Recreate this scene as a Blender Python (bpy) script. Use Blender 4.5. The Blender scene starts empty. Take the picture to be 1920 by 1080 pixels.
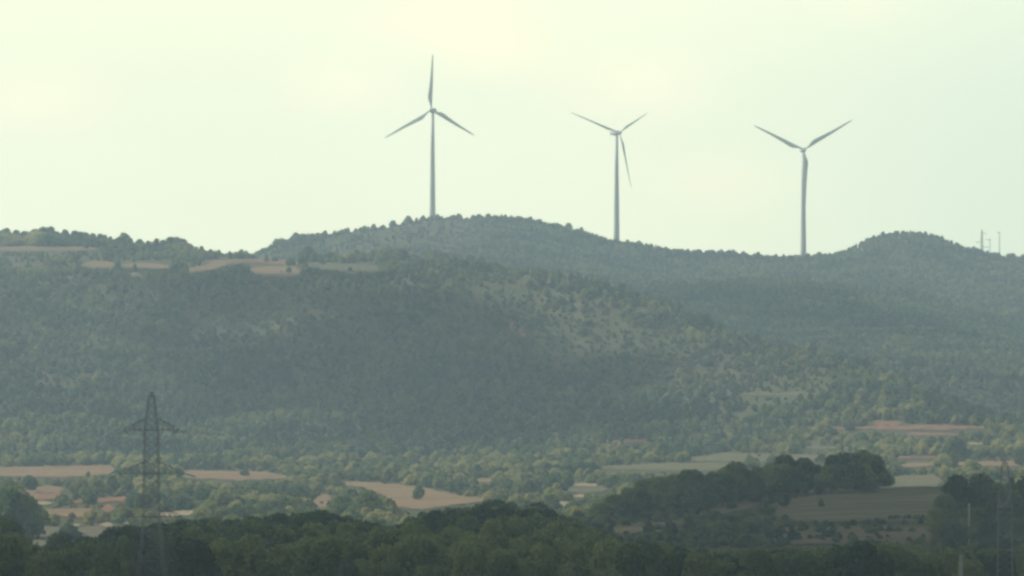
import bpy, math, random
import numpy as np
from mathutils import Vector, Matrix

# ------------------------------------------------------------------ camera, world, sun
S = bpy.context.scene
COL = S.collection
FPX = 9134.0
PITCH = math.atan(160.0 / FPX)
ZC = 40.0
cam_d = bpy.data.cameras.new('camera')
cam = bpy.data.objects.new('camera', cam_d); COL.objects.link(cam)
cam.location = (0, 0, ZC)
cam.rotation_euler = (math.pi / 2 + PITCH, 0, 0)
cam_d.lens = 36 * FPX / 1920.0; cam_d.sensor_width = 36
cam_d.clip_start = 1; cam_d.clip_end = 20000
S.camera = cam

SUN_DIR = Vector((-0.74, 0.20, 0.66)).normalized()      # towards the sun
SUN_EL = math.asin(SUN_DIR.z); SUN_AZ = math.atan2(SUN_DIR.x, SUN_DIR.y)
sun_d = bpy.data.lights.new('sun', 'SUN'); sun = bpy.data.objects.new('sun', sun_d); COL.objects.link(sun)
sun_d.energy = 5.0; sun_d.angle = math.radians(0.6); sun_d.color = (1.0, 0.95, 0.80)
sun.rotation_euler = SUN_DIR.to_track_quat('Z', 'Y').to_euler()

HAZE_DENSITY = 1.6e-4
HAZE_COLOR = (0.63, 0.84, 1.0)
EXPOSURE = 0.0

W = bpy.data.worlds.new('World'); S.world = W; W.use_nodes = True
nt = W.node_tree; nt.nodes.clear()
def N(nt, t, **k):
    n = nt.nodes.new(t)
    for a, b in k.items(): setattr(n, a, b)
    return n
def L(nt, a, b): nt.links.new(a, b)
out = N(nt, 'ShaderNodeOutputWorld'); bg = N(nt, 'ShaderNodeBackground'); L(nt, bg.outputs[0], out.inputs[0])
bg.inputs['Strength'].default_value = 0.1
sky = N(nt, 'ShaderNodeTexSky', sky_type='NISHITA'); sky.sun_disc = False
sky.sun_elevation = SUN_EL; sky.sun_rotation = SUN_AZ; sky.dust_density = 3.0; sky.air_density = 1.0
tc = N(nt, 'ShaderNodeTexCoord')
mp = N(nt, 'ShaderNodeMapping'); mp.inputs['Scale'].default_value = (9, 9, 26); L(nt, tc.outputs['Generated'], mp.inputs[0])
nz = N(nt, 'ShaderNodeTexNoise'); nz.inputs['Scale'].default_value = 1.0; nz.inputs['Detail'].default_value = 5; L(nt, mp.outputs[0], nz.inputs[0])
# broad patches of sunlit cream cloud at fixed directions in the sky
def sky_dir(u, v):
    t = (540 - v) / FPX; c, s = math.cos(PITCH), math.sin(PITCH)
    return Vector(((u - 960) / FPX, c - s * t, s + c * t)).normalized()
acc = None
for (u, v, r, k) in [(860, 40, 0.030, .9), (640, 160, .020, .7), (1180, 160, .024, .7), (1370, 350, .022, .6), (60, 190, .024, .5), (1640, 10, .02, .5), (960, 110, .02, .5)]:
    d = sky_dir(u, v)
    sub = N(nt, 'ShaderNodeVectorMath', operation='SUBTRACT'); L(nt, tc.outputs['Generated'], sub.inputs[0]); sub.inputs[1].default_value = d
    sc = N(nt, 'ShaderNodeVectorMath', operation='MULTIPLY'); L(nt, sub.outputs[0], sc.inputs[0]); sc.inputs[1].default_value = (1, 1, 2.2)
    ln = N(nt, 'ShaderNodeVectorMath', operation='LENGTH'); L(nt, sc.outputs[0], ln.inputs[0])
    mr = N(nt, 'ShaderNodeMapRange', interpolation_type='SMOOTHSTEP'); L(nt, ln.outputs['Value'], mr.inputs[0])
    mr.inputs[1].default_value = 0; mr.inputs[2].default_value = r; mr.inputs[3].default_value = k; mr.inputs[4].default_value = 0
    if acc is None: acc = mr.outputs[0]
    else:
        ad = N(nt, 'ShaderNodeMath', operation='ADD'); L(nt, acc, ad.inputs[0]); L(nt, mr.outputs[0], ad.inputs[1]); acc = ad.outputs[0]
nm = N(nt, 'ShaderNodeMapRange'); L(nt, nz.outputs['Fac'], nm.inputs[0]); nm.inputs[1].default_value = .32; nm.inputs[2].default_value = .68
mm = N(nt, 'ShaderNodeMath', operation='MULTIPLY', use_clamp=True); 
base = N(nt, 'ShaderNodeMath', operation='ADD'); L(nt, acc, base.inputs[0]); base.inputs[1].default_value = .16
L(nt, base.outputs[0], mm.inputs[0]); L(nt, nm.outputs[0], mm.inputs[1])
SKY_A = (13.9, 14.2, 9.8, 1); SKY_B = (17.2, 15.3, 10.0, 1)
cmix = N(nt, 'ShaderNodeMix', data_type='RGBA'); L(nt, mm.outputs[0], cmix.inputs[0]); cmix.inputs[6].default_value = SKY_A; cmix.inputs[7].default_value = SKY_B
smix = N(nt, 'ShaderNodeMix', data_type='RGBA'); sxyz = N(nt, 'ShaderNodeSeparateXYZ'); L(nt, tc.outputs['Generated'], sxyz.inputs[0])
zr = N(nt, 'ShaderNodeMapRange', interpolation_type='SMOOTHSTEP'); L(nt, sxyz.outputs[2], zr.inputs[0])     # bright milky veil low in the sky, bluer overhead
zr.inputs[1].default_value = .06; zr.inputs[2].default_value = .26; zr.inputs[3].default_value = .9; zr.inputs[4].default_value = .12
L(nt, zr.outputs[0], smix.inputs[0])
L(nt, sky.outputs[0], smix.inputs[6]); # greyer, cooler cloud towards the right
dg = sky_dir(2150, 380); sub = N(nt, 'ShaderNodeVectorMath', operation='SUBTRACT'); L(nt, tc.outputs['Generated'], sub.inputs[0]); sub.inputs[1].default_value = dg
ln = N(nt, 'ShaderNodeVectorMath', operation='LENGTH'); L(nt, sub.outputs[0], ln.inputs[0])
mg = N(nt, 'ShaderNodeMapRange', interpolation_type='SMOOTHSTEP'); L(nt, ln.outputs['Value'], mg.inputs[0]); mg.inputs[1].default_value = .0; mg.inputs[2].default_value = .12; mg.inputs[3].default_value = 1; mg.inputs[4].default_value = 0
cg = N(nt, 'ShaderNodeMix', data_type='RGBA'); L(nt, mg.outputs[0], cg.inputs[0]); L(nt, cmix.outputs[2], cg.inputs[6]); cg.inputs[7].default_value = (10.9, 12.1, 8.9, 1)
L(nt, cg.outputs[2], smix.inputs[7]); L(nt, smix.outputs[2], bg.inputs[0])

S.view_settings.view_transform = 'Standard'; S.view_settings.look = 'None'
S.view_settings.exposure = EXPOSURE; S.view_settings.gamma = 1
S.cycles.max_bounces = 5; S.cycles.diffuse_bounces = 2; S.cycles.transmission_bounces = 2; S.cycles.volume_bounces = 1
S.cycles.transparent_max_bounces = 6
S.cycles.use_denoising = True
S.cycles.pixel_filter_type = 'BLACKMAN_HARRIS'; S.cycles.filter_width = 2.7

# ------------------------------------------------------------------ small helpers
def tag(o, label=None, cat=None, group=None, kind=None):
    if label: o['label'] = label
    if cat: o['category'] = cat
    if group: o['group'] = group
    if kind: o['kind'] = kind
    return o
def mesh_np(name, verts, faces, mats=(), smooth=False):
    me = bpy.data.meshes.new(name)
    me.from_pydata([tuple(v) for v in verts], [], [tuple(f) for f in faces]); me.update()
    for m in mats: me.materials.append(m)
    if smooth: me.polygons.foreach_set('use_smooth', [True] * len(me.polygons))
    return me
def obj(name, me, parent=None, loc=(0, 0, 0), rot=(0, 0, 0), scale=(1, 1, 1)):
    o = bpy.data.objects.new(name, me); COL.objects.link(o)
    o.location = loc; o.rotation_euler = rot; o.scale = scale
    if parent: o.parent = parent
    return o
def empty(name, loc, rz=0.0):
    o = bpy.data.objects.new(name, None); COL.objects.link(o); o.location = loc; o.rotation_euler = (0, 0, rz); o.empty_display_size = .5
    return o
class MB:
    def __init__(s): s.v = []; s.f = []
    def box(s, c, d, R=None):
        b = len(s.v)
        for k in range(8):
            p = Vector(((k & 1) - .5, ((k >> 1) & 1) - .5, ((k >> 2) & 1) - .5)); p = Vector((p.x * d[0], p.y * d[1], p.z * d[2]))
            if R: p = R @ p
            s.v.append(p + Vector(c))
        for q in [(0, 2, 3, 1), (4, 5, 7, 6), (0, 1, 5, 4), (2, 6, 7, 3), (0, 4, 6, 2), (1, 3, 7, 5)]: s.f.append(tuple(b + i for i in q))
    def tube(s, a, b_, r0, r1=None, n=6, cap=True):
        r1 = r0 if r1 is None else r1; a = Vector(a); b_ = Vector(b_); d = (b_ - a).normalized()
        x = d.orthogonal().normalized(); y = d.cross(x); o = len(s.v)
        for (p, r) in ((a, r0), (b_, r1)):
            for k in range(n):
                t = 2 * math.pi * k / n; s.v.append(p + x * (r * math.cos(t)) + y * (r * math.sin(t)))
        for k in range(n): s.f.append((o + k, o + (k + 1) % n, o + n + (k + 1) % n, o + n + k))
        if cap: s.f.append(tuple(o + k for k in range(n))[::-1]); s.f.append(tuple(o + n + k for k in range(n)))
    def rings(s, rings, close=True):
        o = len(s.v); n = len(rings[0])
        for r in rings: s.v += [Vector(p) for p in r]
        for i in range(len(rings) - 1):
            for k in range(n): s.f.append((o + i * n + k, o + i * n + (k + 1) % n, o + (i + 1) * n + (k + 1) % n, o + (i + 1) * n + k))
        if close: s.f.append(tuple(o + k for k in range(n))[::-1]); s.f.append(tuple(o + (len(rings) - 1) * n + k for k in range(n)))
    def build(s, name, mat, parent=None, smooth=False, **k):
        return obj(name, mesh_np(name, s.v, s.f, [mat], smooth), parent, **k)

# ------------------------------------------------------------------ noise
def vnoise(x, y, seed=0):
    def h(i, j):
        n = (i * 374761393 + j * 668265263 + seed * 974711) & 0x7fffffff
        n = ((n ^ (n >> 13)) * 1274126177) & 0x7fffffff
        return ((n ^ (n >> 16)) & 0xffff) / 65535.0
    xi = np.floor(x).astype(np.int64); yi = np.floor(y).astype(np.int64); fx = x - xi; fy = y - yi
    fx = fx * fx * (3 - 2 * fx); fy = fy * fy * (3 - 2 * fy)
    return (h(xi, yi) * (1 - fx) + h(xi + 1, yi) * fx) * (1 - fy) + (h(xi, yi + 1) * (1 - fx) + h(xi + 1, yi + 1) * fx) * fy
def fbm(x, y, seed=0, oct=4):
    r = 0; a = .5; t = 0
    for k in range(oct): r = r + a * vnoise(x * 2 ** k, y * 2 ** k, seed + k); t += a; a *= .5
    return r / t * 2 - 1

# ------------------------------------------------------------------ terrain
CP, SP = math.cos(PITCH), math.sin(PITCH)
def v2s(v):                                   # pixel row -> dz/dy
    t = (540 - np.asarray(v, float)) / FPX
    return (SP + CP * t) / (CP - SP * t)
def s2v(s):
    s = np.asarray(s, float); t = (s * CP - SP) / (CP + s * SP)
    return 540 - t * FPX
def u2a(u, v=700): t = (540 - v) / FPX; return (np.asarray(u, float) - 960) / FPX / (CP - SP * t)
def a2u(a): return 960 + np.asarray(a, float) * FPX
def P(*pts): return ([p[0] for p in pts], [p[1] for p in pts])
# each line: distance along u, pixel row along u
LINES = [
 (P((0, 300)), P((0, 1215))),
 (P((0, 450)), P((0, 1168), (960, 1165), (1920, 1172))),
 (P((0, 700)), P((-200, 1085), (0, 1080), (60, 1112), (160, 1090), (300, 1070), (600, 1044), (800, 1046), (930, 1040), (1060, 1055), (1250, 1088), (1600, 1092), (1800, 1105), (1920, 1110))),
 (P((0, 860)), P((0, 1085), (750, 1075), (850, 1035), (1000, 1028), (1100, 1040), (1280, 1035), (1600, 1034), (1920, 1040))),
 (P((0, 960)), P((0, 1060), (750, 1060), (900, 1030), (1080, 1000), (1280, 1000), (1450, 992), (1600, 990), (1920, 985))),
 (P((0, 1100)), P((0, 1030), (760, 1030), (900, 1020), (1080, 985), (1250, 962), (1450, 932), (1560, 919), (1670, 915), (1920, 908))),
 (P((0, 1180)), P((0, 1012), (760, 1012), (900, 1010), (1080, 995), (1280, 985), (1500, 965), (1920, 955))),
 (P((0, 1300)), P((0, 985), (800, 985), (1280, 985), (1500, 975), (1920, 970))),
 (P((0, 1600)), P((0, 928), (900, 930), (1280, 925), (1600, 905), (1920, 898))),
 (P((0, 1800)), P((0, 896), (640, 897), (960, 895), (1280, 880), (1600, 870), (1920, 868))),
 (P((0, 2000), (1300, 1980), (1920, 1900)), P((0, 868), (300, 866), (640, 862), (960, 862), (1280, 846), (1600, 840), (1920, 845))),
 (P((0, 2100), (1400, 2050), (1920, 1960)), P((0, 812), (300, 830), (640, 838), (960, 838), (1280, 825), (1600, 800), (1920, 820))),
 (P((0, 2240), (1000, 2220), (1400, 2130), (1750, 2050), (1920, 2000)), P((0, 700), (300, 745), (500, 770), (960, 740), (1280, 745), (1550, 730), (1750, 757), (1920, 812))),
 (P((0, 2380), (1000, 2360), (1300, 2260), (1600, 2140), (1920, 2030)), P((0, 590), (300, 630), (500, 640), (960, 590), (1280, 655), (1550, 680), (1750, 748), (1920, 806))),
 (P((0, 2520), (860, 2480), (1250, 2380), (1500, 2240), (1750, 2110), (1920, 2080)), P((0, 514), (300, 518), (450, 520), (700, 520), (860, 508), (1000, 520), (1150, 552), (1250, 594), (1400, 634), (1500, 650), (1600, 676), (1700, 724), (1800, 776), (1920, 803))),
 (P((0, 2640), (860, 2600), (1250, 2470), (1500, 2340), (1750, 2250), (1920, 2200)), P((0, 495), (300, 497), (450, 502), (600, 508), (700, 508), (860, 502), (1000, 530), (1250, 625), (1500, 700), (1600, 722), (1750, 765), (1850, 775), (1920, 780))),
 (P((0, 2800), (1000, 2750), (1500, 2560), (1920, 2450)), P((0, 470), (150, 470), (300, 483), (450, 488), (600, 490), (700, 492), (860, 510), (1000, 545), (1150, 590), (1300, 628), (1500, 650), (1700, 668), (1920, 690))),
 (P((0, 2900), (1000, 2850), (1920, 2700)), P((0, 455), (200, 459), (300, 470), (400, 480), (480, 486), (600, 495), (700, 500), (900, 525), (1150, 560), (1400, 572), (1700, 590), (1920, 640))),
 (P((0, 3020), (1920, 2950)), P((0, 475), (450, 496), (700, 505), (1000, 530), (1150, 542), (1450, 535), (1700, 555), (1800, 580), (1920, 608))),
 (P((0, 3140), (1920, 3090)), P((0, 530), (450, 505), (700, 496), (900, 496), (1100, 515), (1300, 545), (1500, 545), (1700, 560), (1920, 585))),
 (P((0, 3340)), P((0, 560), (400, 530), (520, 480), (700, 452), (850, 446), (1000, 452), (1150, 482), (1300, 502), (1500, 506), (1650, 486), (1750, 486), (1920, 510))),
 (P((0, 3480)), P((0, 560), (400, 520), (480, 480), (520, 460), (600, 447), (680, 436), (720, 428), (780, 418), (840, 410), (900, 411), (1000, 419), (1060, 431), (1100, 443), (1150, 457), (1200, 462), (1260, 477), (1300, 482), (1380, 481), (1440, 489), (1500, 490), (1560, 484), (1600, 471), (1640, 450), (1690, 441), (1740, 446), (1790, 466), (1830, 476), (1880, 487), (1920, 489))),
 (P((0, 3640)), P((0, 600), (500, 560), (900, 490), (1300, 540), (1700, 520), (1920, 540))),
 (P((0, 4200)), P((0, 640), (1920, 640))),
]
aa = np.concatenate([np.linspace(-.75, -.13, 36)[:-1], np.linspace(-.13, .13, 430), np.linspace(.13, .75, 36)[1:]])
dd = np.concatenate([np.linspace(-500, 300, 24)[:-1], np.linspace(300, 1250, 150)[:-1], np.linspace(1250, 3700, 300)[:-1], np.linspace(3700, 4200, 12)])
def pchip(x, y, xi):
    h = np.diff(x); d = np.diff(y) / h; m = np.zeros_like(y)
    w1 = 2 * h[1:] + h[:-1]; w2 = h[1:] + 2 * h[:-1]
    ok = d[1:] * d[:-1] > 0
    mm = np.zeros_like(w1); mm[ok] = (w1[ok] + w2[ok]) / (w1[ok] / d[:-1][ok] + w2[ok] / d[1:][ok]); m[1:-1] = mm
    m[0] = d[0]; m[-1] = d[-1]
    k = np.clip(np.searchsorted(x, xi) - 1, 0, len(h) - 1); t = (xi - x[k]) / h[k]
    return (2 * t**3 - 3 * t**2 + 1) * y[k] + (t**3 - 2 * t**2 + t) * h[k] * m[k] + (-2 * t**3 + 3 * t**2) * y[k + 1] + (t**3 - t**2) * h[k] * m[k + 1]
def gy(y): return np.maximum(y, 420.0)
us = a2u(aa)
Z = np.zeros((len(aa), len(dd)))
LD = np.array([np.interp(us, *l[0]) for l in LINES]); LV = np.array([np.interp(us, *l[1]) for l in LINES])
LZ = ZC + LD * v2s(LV)
for i in range(len(aa)):
    x = np.concatenate([[-500, 0, 60, 180], LD[:, i]]); y = np.concatenate([[38.0, 38.2, 36, 27.5], LZ[:, i]])
    Z[i] = pchip(x, y, dd)
AA, DD = np.meshgrid(aa, dd, indexing='ij')
XX = AA * gy(DD); YY = DD
def sm(x, a, b): t = np.clip((x - a) / (b - a), 0, 1); return t * t * (3 - 2 * t)
Z += fbm(XX / 60, YY / 60, 3) * 0.8 * sm(DD, 350, 500) * (1 - sm(DD, 840, 950))
hill = sm(DD, 2080, 2200) * (1 - sm(DD, 2420, 2520))
Z -= np.abs(fbm(XX / 75, YY / 170, 11, 4)) * 13 * hill - 3.5 * hill
Z += fbm(XX / 40, YY / 60, 17, 3) * 1.6 * sm(DD, 2050, 2150)
Z -= np.abs(fbm(XX / 90, YY / 150, 23, 4)) * 9 * sm(DD, 2600, 2680) * (1 - sm(DD, 2900, 2990)) * sm(AA, .02, .04)
Z -= np.abs(fbm(XX / 90, YY / 150, 29, 4)) * 9 * sm(DD, 3160, 3250) * (1 - sm(DD, 3380, 3450))
far_side = sm(np.abs(AA), .13, .3)
Z += far_side * fbm(XX / 350, YY / 350, 31) * 25 * sm(DD, 1200, 2400)
def zat(x, y):
    x = np.asarray(x, float); y = np.asarray(y, float); a = x / gy(y)
    i = np.clip(np.searchsorted(aa, a) - 1, 0, len(aa) - 2); j = np.clip(np.searchsorted(dd, y) - 1, 0, len(dd) - 2)
    s = np.clip((a - aa[i]) / (aa[i + 1] - aa[i]), 0, 1); t = np.clip((y - dd[j]) / (dd[j + 1] - dd[j]), 0, 1)
    return Z[i, j] * (1 - s) * (1 - t) + Z[i + 1, j] * s * (1 - t) + Z[i, j + 1] * (1 - s) * t + Z[i + 1, j + 1] * s * t
def proj(x, y, z): return 960 + FPX * np.asarray(x) / (np.asarray(y) * CP + (np.asarray(z) - ZC) * SP), s2v((np.asarray(z) - ZC) / np.asarray(y))
def cast(u, v, dmin=430, dmax=4000, step=2.0):
    """distance of the first ground point seen at pixel (u, v) beyond dmin"""
    D = np.arange(dmin, dmax, step); a = float(u2a(u, v)); z = zat(a * D, D); vv = s2v((z - ZC) / D)
    k = np.argmax(vv <= v)
    return float(D[k]) if vv[k] <= v else float(D[np.argmin(vv)])

def color_mix(nt, fac, a, b):
    m = N(nt, 'ShaderNodeMix', data_type='RGBA')
    if isinstance(fac, float): m.inputs[0].default_value = fac
    else: L(nt, fac, m.inputs[0])
    for k, c in ((6, a), (7, b)):
        if isinstance(c, tuple): m.inputs[k].default_value = c + (1,)
        else: L(nt, c, m.inputs[k])
    return m.outputs[2]
def ground_mat(name, cols, scales=(.02, .12), streak=False):
    m = bpy.data.materials.new(name); m.use_nodes = True; t = m.node_tree; t.nodes.clear()
    o = N(t, 'ShaderNodeOutputMaterial'); d = N(t, 'ShaderNodeBsdfDiffuse'); L(t, d.outputs[0], o.inputs[0])
    g = N(t, 'ShaderNodeNewGeometry')
    def nz(s, lo, hi, det=4):
        n = N(t, 'ShaderNodeTexNoise'); n.inputs['Scale'].default_value = s; n.inputs['Detail'].default_value = det; L(t, g.outputs['Position'], n.inputs[0])
        r = N(t, 'ShaderNodeMapRange'); L(t, n.outputs['Fac'], r.inputs[0]); r.inputs[1].default_value = lo; r.inputs[2].default_value = hi
        return r.outputs[0]
    c = color_mix(t, nz(scales[0], .38, .62), cols[0], cols[1]); c = color_mix(t, nz(scales[1], .45, .7), c, cols[2])
    if len(cols) > 3: c = color_mix(t, nz(scales[1] * 3.3, .55, .7, 2), c, cols[3])
    if streak:
        mpp = N(t, 'ShaderNodeMapping'); mpp.inputs['Scale'].default_value = (.012, .22, .22); L(t, g.outputs['Position'], mpp.inputs[0])
        sn = N(t, 'ShaderNodeTexNoise'); sn.inputs['Scale'].default_value = 1; sn.inputs['Detail'].default_value = 4; L(t, mpp.outputs[0], sn.inputs[0])
        sr = N(t, 'ShaderNodeMapRange'); L(t, sn.outputs['Fac'], sr.inputs[0]); sr.inputs[1].default_value = .42; sr.inputs[2].default_value = .66; sr.inputs[4].default_value = .75
        c = color_mix(t, sr.outputs[0], c, tuple(x * .62 for x in cols[1]))
    L(t, c, d.inputs[0])
    return m
M_GROUND = ground_mat('dry_ground', [(.062, .07, .038), (.085, .078, .046), (.05, .062, .034), (.105, .085, .055)], (.012, .09))
# ground sheet
nv = len(aa) * len(dd)
me = bpy.data.meshes.new('ground'); me.vertices.add(nv)
me.vertices.foreach_set('co', np.stack([XX, YY, Z], -1).reshape(-1).astype(np.float32))
ii, jj = np.meshgrid(np.arange(len(aa) - 1), np.arange(len(dd) - 1), indexing='ij'); b = (ii * len(dd) + jj).reshape(-1)
q = np.stack([b, b + len(dd), b + len(dd) + 1, b + 1], -1)
nf = len(q); me.loops.add(nf * 4); me.polygons.add(nf)
me.loops.foreach_set('vertex_index', q.reshape(-1).astype(np.int32))
me.polygons.foreach_set('loop_start', (np.arange(nf) * 4).astype(np.int32)); me.polygons.foreach_set('loop_total', np.full(nf, 4, np.int32))
me.update(calc_edges=True); me.validate(); me.polygons.foreach_set('use_smooth', np.ones(nf, bool)); me.materials.append(M_GROUND)
tag(obj('hills', me), 'rolling hills and valley floor with dry brown soil and scrub', None, None, 'structure')

# ------------------------------------------------------------------ fields
TAN = ground_mat('tan_soil', [(.215, .14, .085), (.17, .122, .075), (.25, .175, .105), (.15, .125, .07)], (.03, .2), True)
RED = ground_mat('red_soil', [(.23, .12, .08), (.17, .10, .07), (.25, .15, .10), (.13, .10, .06)], (.03, .25), True)
GREY = ground_mat('grey_stubble', [(.13, .115, .09), (.11, .11, .075), (.15, .125, .10)], (.02, .15), True)
BROWN = ground_mat('brown_field', [(.125, .112, .072), (.11, .104, .068), (.09, .098, .056), (.14, .12, .08)], (.02, .10), True)
BANK = ground_mat('brown_bank', [(.125, .10, .07), (.105, .09, .06), (.085, .085, .05), (.14, .112, .08)], (.03, .16))
GREEN = ground_mat('green_meadow', [(.095, .105, .055), (.13, .12, .07), (.15, .125, .08), (.075, .09, .045)], (.02, .12), True)
PALE = ground_mat('pale_stubble', [(.27, .22, .145), (.22, .185, .12), (.31, .26, .17), (.17, .15, .09)], (.04, .3), True)
MASK = np.zeros((1080, 1920), bool)
def field(top, bot, mat, dmin, dmax, label, mask=True, rough=1.7):
    u0, u1 = top[0][0], top[-1][0]; n = max(4, int((u1 - u0) / 3))
    uu = np.linspace(u0, u1, n); tv = np.interp(uu, *P(*top)); bv = np.interp(uu, *P(*bot))
    tv = tv + fbm(uu / 9, uu * 0 + u0, 5) * rough; bv = bv + fbm(uu / 7, uu * 0 + u0 + 9, 7) * rough
    taper = np.minimum(1, np.minimum(np.arange(n), np.arange(n)[::-1]) / 3.0 * .8 + .2)
    mid = (tv + bv) / 2; tv = mid + (tv - mid) * taper; bv = mid + (bv - mid) * taper
    V = []; F = []; R = 9
    for k in range(n):
        d0 = cast(uu[k], bv[k], dmin, dmax, 1.0); d1 = max(cast(uu[k], tv[k], dmin, dmax, 1.0), d0 + 2)
        D = np.linspace(d0, d1, R); a = float(u2a(uu[k], mid[k])); z = zat(a * D, D) + .25
        V += [(a * D[r], D[r], z[r]) for r in range(R)]
        if mask: MASK[int(tv[k]):int(bv[k]) + 1, int(max(0, uu[k])):int(max(0, min(1919, uu[k] + 4)))] = True
    for k in range(n - 1):
        for r in range(R - 1): F.append((k * R + r, (k + 1) * R + r, (k + 1) * R + r + 1, k * R + r + 1))
    o = obj('field', mesh_np('field', V, F, [mat], True)); tag(o, label, None, None, 'structure')
FV = [  # valley, left
 ([(-80, 879), (60, 876), (215, 873)], [(-80, 893), (120, 896), (215, 890)], TAN, 'long tan field at the foot of the left slope'),
 ([(340, 882), (440, 884), (495, 885), (545, 895)], [(340, 897), (450, 902), (545, 897)], TAN, 'tan field right of the pylon under the wooded slope'),
 ([(30, 912), (120, 913)], [(30, 924), (120, 924)], TAN, 'small pale field strip at the left'),
 ([(36, 925), (125, 925)], [(36, 938), (125, 938)], RED, 'reddish terrace below the small pale field'),
 ([(136, 939), (190, 935), (245, 933)], [(136, 946), (245, 940)], RED, 'red earth strip beside the round dark bushes'),
 ([(55, 941), (98, 941)], [(55, 948), (98, 948)], PALE, 'pale stubble strip left of the round bush'),
 ([(80, 956), (170, 954), (180, 956)], [(80, 966), (150, 972), (180, 968)], TAN, 'tan strip between two rows of bushes'),
 ([(190, 948), (215, 948)], [(190, 962), (215, 962)], RED, 'small red patch of bare soil'),
 ([(50, 983), (72, 983)], [(50, 989), (72, 989)], PALE, 'pale scrap of stubble at the left edge of the grey field'),
 ([(132, 983), (152, 983)], [(132, 989), (152, 989)], PALE, 'pale scrap of stubble between two bushes'),
 ([(186, 981), (212, 981)], [(186, 990), (212, 990)], PALE, 'pale stubble right of the third bush'),
 ([(230, 980), (250, 980)], [(230, 985), (250, 985)], PALE, 'narrow pale stubble scrap left of the pylon'),
 ([(300, 962), (370, 958)], [(300, 970), (370, 966)], PALE, 'pale strip just right of the pylon'),
 ([(357, 926), (392, 925)], [(357, 931), (392, 930)], PALE, 'thin pale strip above the bushes right of the pylon'),
 ([(395, 955), (412, 955)], [(395, 966), (412, 966)], PALE, 'pale scrap of ground between dark bushes'),
 ([(464, 953), (486, 953)], [(464, 960), (486, 960)], PALE, 'pale scrap of ground between valley trees'),
 ([(600, 904), (680, 905), (745, 909), (800, 918), (860, 930), (912, 936)], [(600, 908), (680, 914), (720, 930), (745, 952), (790, 957), (850, 948), (912, 941)], TAN, 'large bare tan field in the middle of the valley'),
 ([(590, 928), (625, 928)], [(590, 953), (625, 955)], TAN, 'patchy tan ground between valley trees'),
 ([(756, 970), (792, 969)], [(756, 982), (792, 980)], PALE, 'pale strip below the large tan field'),
 ([(840, 893), (868, 893)], [(840, 899), (868, 899)], PALE, 'small pale clearing among the valley scrub'),
 ([(892, 898), (925, 898)], [(892, 906), (925, 906)], TAN, 'small tan clearing among the valley scrub'),
 ([(1054, 907), (1150, 909)], [(1054, 912), (1150, 913)], PALE, 'thin pale terrace right of the valley scrub'),
 ([(1066, 914), (1140, 914)], [(1066, 926), (1130, 924), (1140, 922)], BROWN, 'brown ploughed terrace behind the dark tree row'),
 ([(1075, 929), (1112, 927)], [(1075, 934), (1112, 932)], PALE, 'small pale terrace left of the dark tree row'),
 ([(1038, 942), (1078, 941)], [(1038, 952), (1078, 949)], PALE, 'pale stubble patch at the left end of the tree row'),
 ([(1290, 860), (1360, 850), (1470, 853), (1545, 855)], [(1290, 866), (1400, 866), (1545, 864)], GREEN, 'long grey green meadow behind the dark tree row'),
 ([(1120, 876), (1250, 869), (1420, 868)], [(1120, 881), (1300, 884), (1420, 880)], GREEN, 'light green meadow above the dark tree row'),
 ([(1500, 838), (1600, 839)], [(1500, 842), (1600, 843)], GREY, 'pale grey terrace under the right hand slope'),
 ([(1130, 826), (1222, 825)], [(1130, 831), (1222, 831)], RED, 'red earth terrace at the foot of the shaded slope'),
 ([(1278, 828), (1335, 828)], [(1278, 831), (1335, 831)], TAN, 'thin tan terrace at the foot of the shaded slope'),
 ([(1520, 803), (1640, 800), (1760, 798), (1850, 801)], [(1520, 806), (1640, 806), (1760, 808), (1850, 804)], RED, 'long red terrace low on the right slope'),
 ([(1634, 789), (1690, 791)], [(1634, 799), (1690, 799)], RED, 'red earth bank above the long red terrace'),
 ([(1380, 737), (1560, 739)], [(1380, 741), (1560, 743)], BANK, 'faint reddish terrace across the lower right slope'),
 ([(1700, 812), (1800, 814)], [(1700, 817), (1800, 818)], RED, 'short reddish terrace under the long red one'),
 ([(1650, 858), (1760, 856)], [(1650, 861), (1760, 860)], RED, 'thin reddish terrace right behind the dark tree row'),
 ([(1756, 831), (1792, 831)], [(1756, 834), (1792, 834)], PALE, 'short pale terrace on the right slope'),
 ([(1808, 831), (1852, 831)], [(1808, 835), (1852, 835)], PALE, 'short pale terrace near the right edge'),
 ([(1838, 848), (1875, 848)], [(1838, 852), (1875, 852)], PALE, 'small pale patch at the right of the valley'),
 ([(1690, 870), (1770, 867)], [(1690, 878), (1770, 873)], TAN, 'tan strip right of the dark tree row'),
 ([(1784, 867), (1930, 865)], [(1784, 874), (1930, 876)], TAN, 'tan strip behind the tall dark clump at the right'),
 ([(1670, 893), (1765, 893)], [(1670, 913), (1765, 913)], GREEN, 'green strip just beyond the ridge field'),
 ([(300, 1005), (302, 1005)], [(300, 1006), (302, 1006)], GREY, None),
]
for (t, b_, m, lab) in FV:
    if lab: field(t, b_, m, 1190, 2300, lab)
field([(30, 990), (200, 989)], [(30, 1024), (60, 1030), (200, 1010)], GREY, 1120, 1330, 'grey stubble field beyond the foreground wood at the left')
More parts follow.
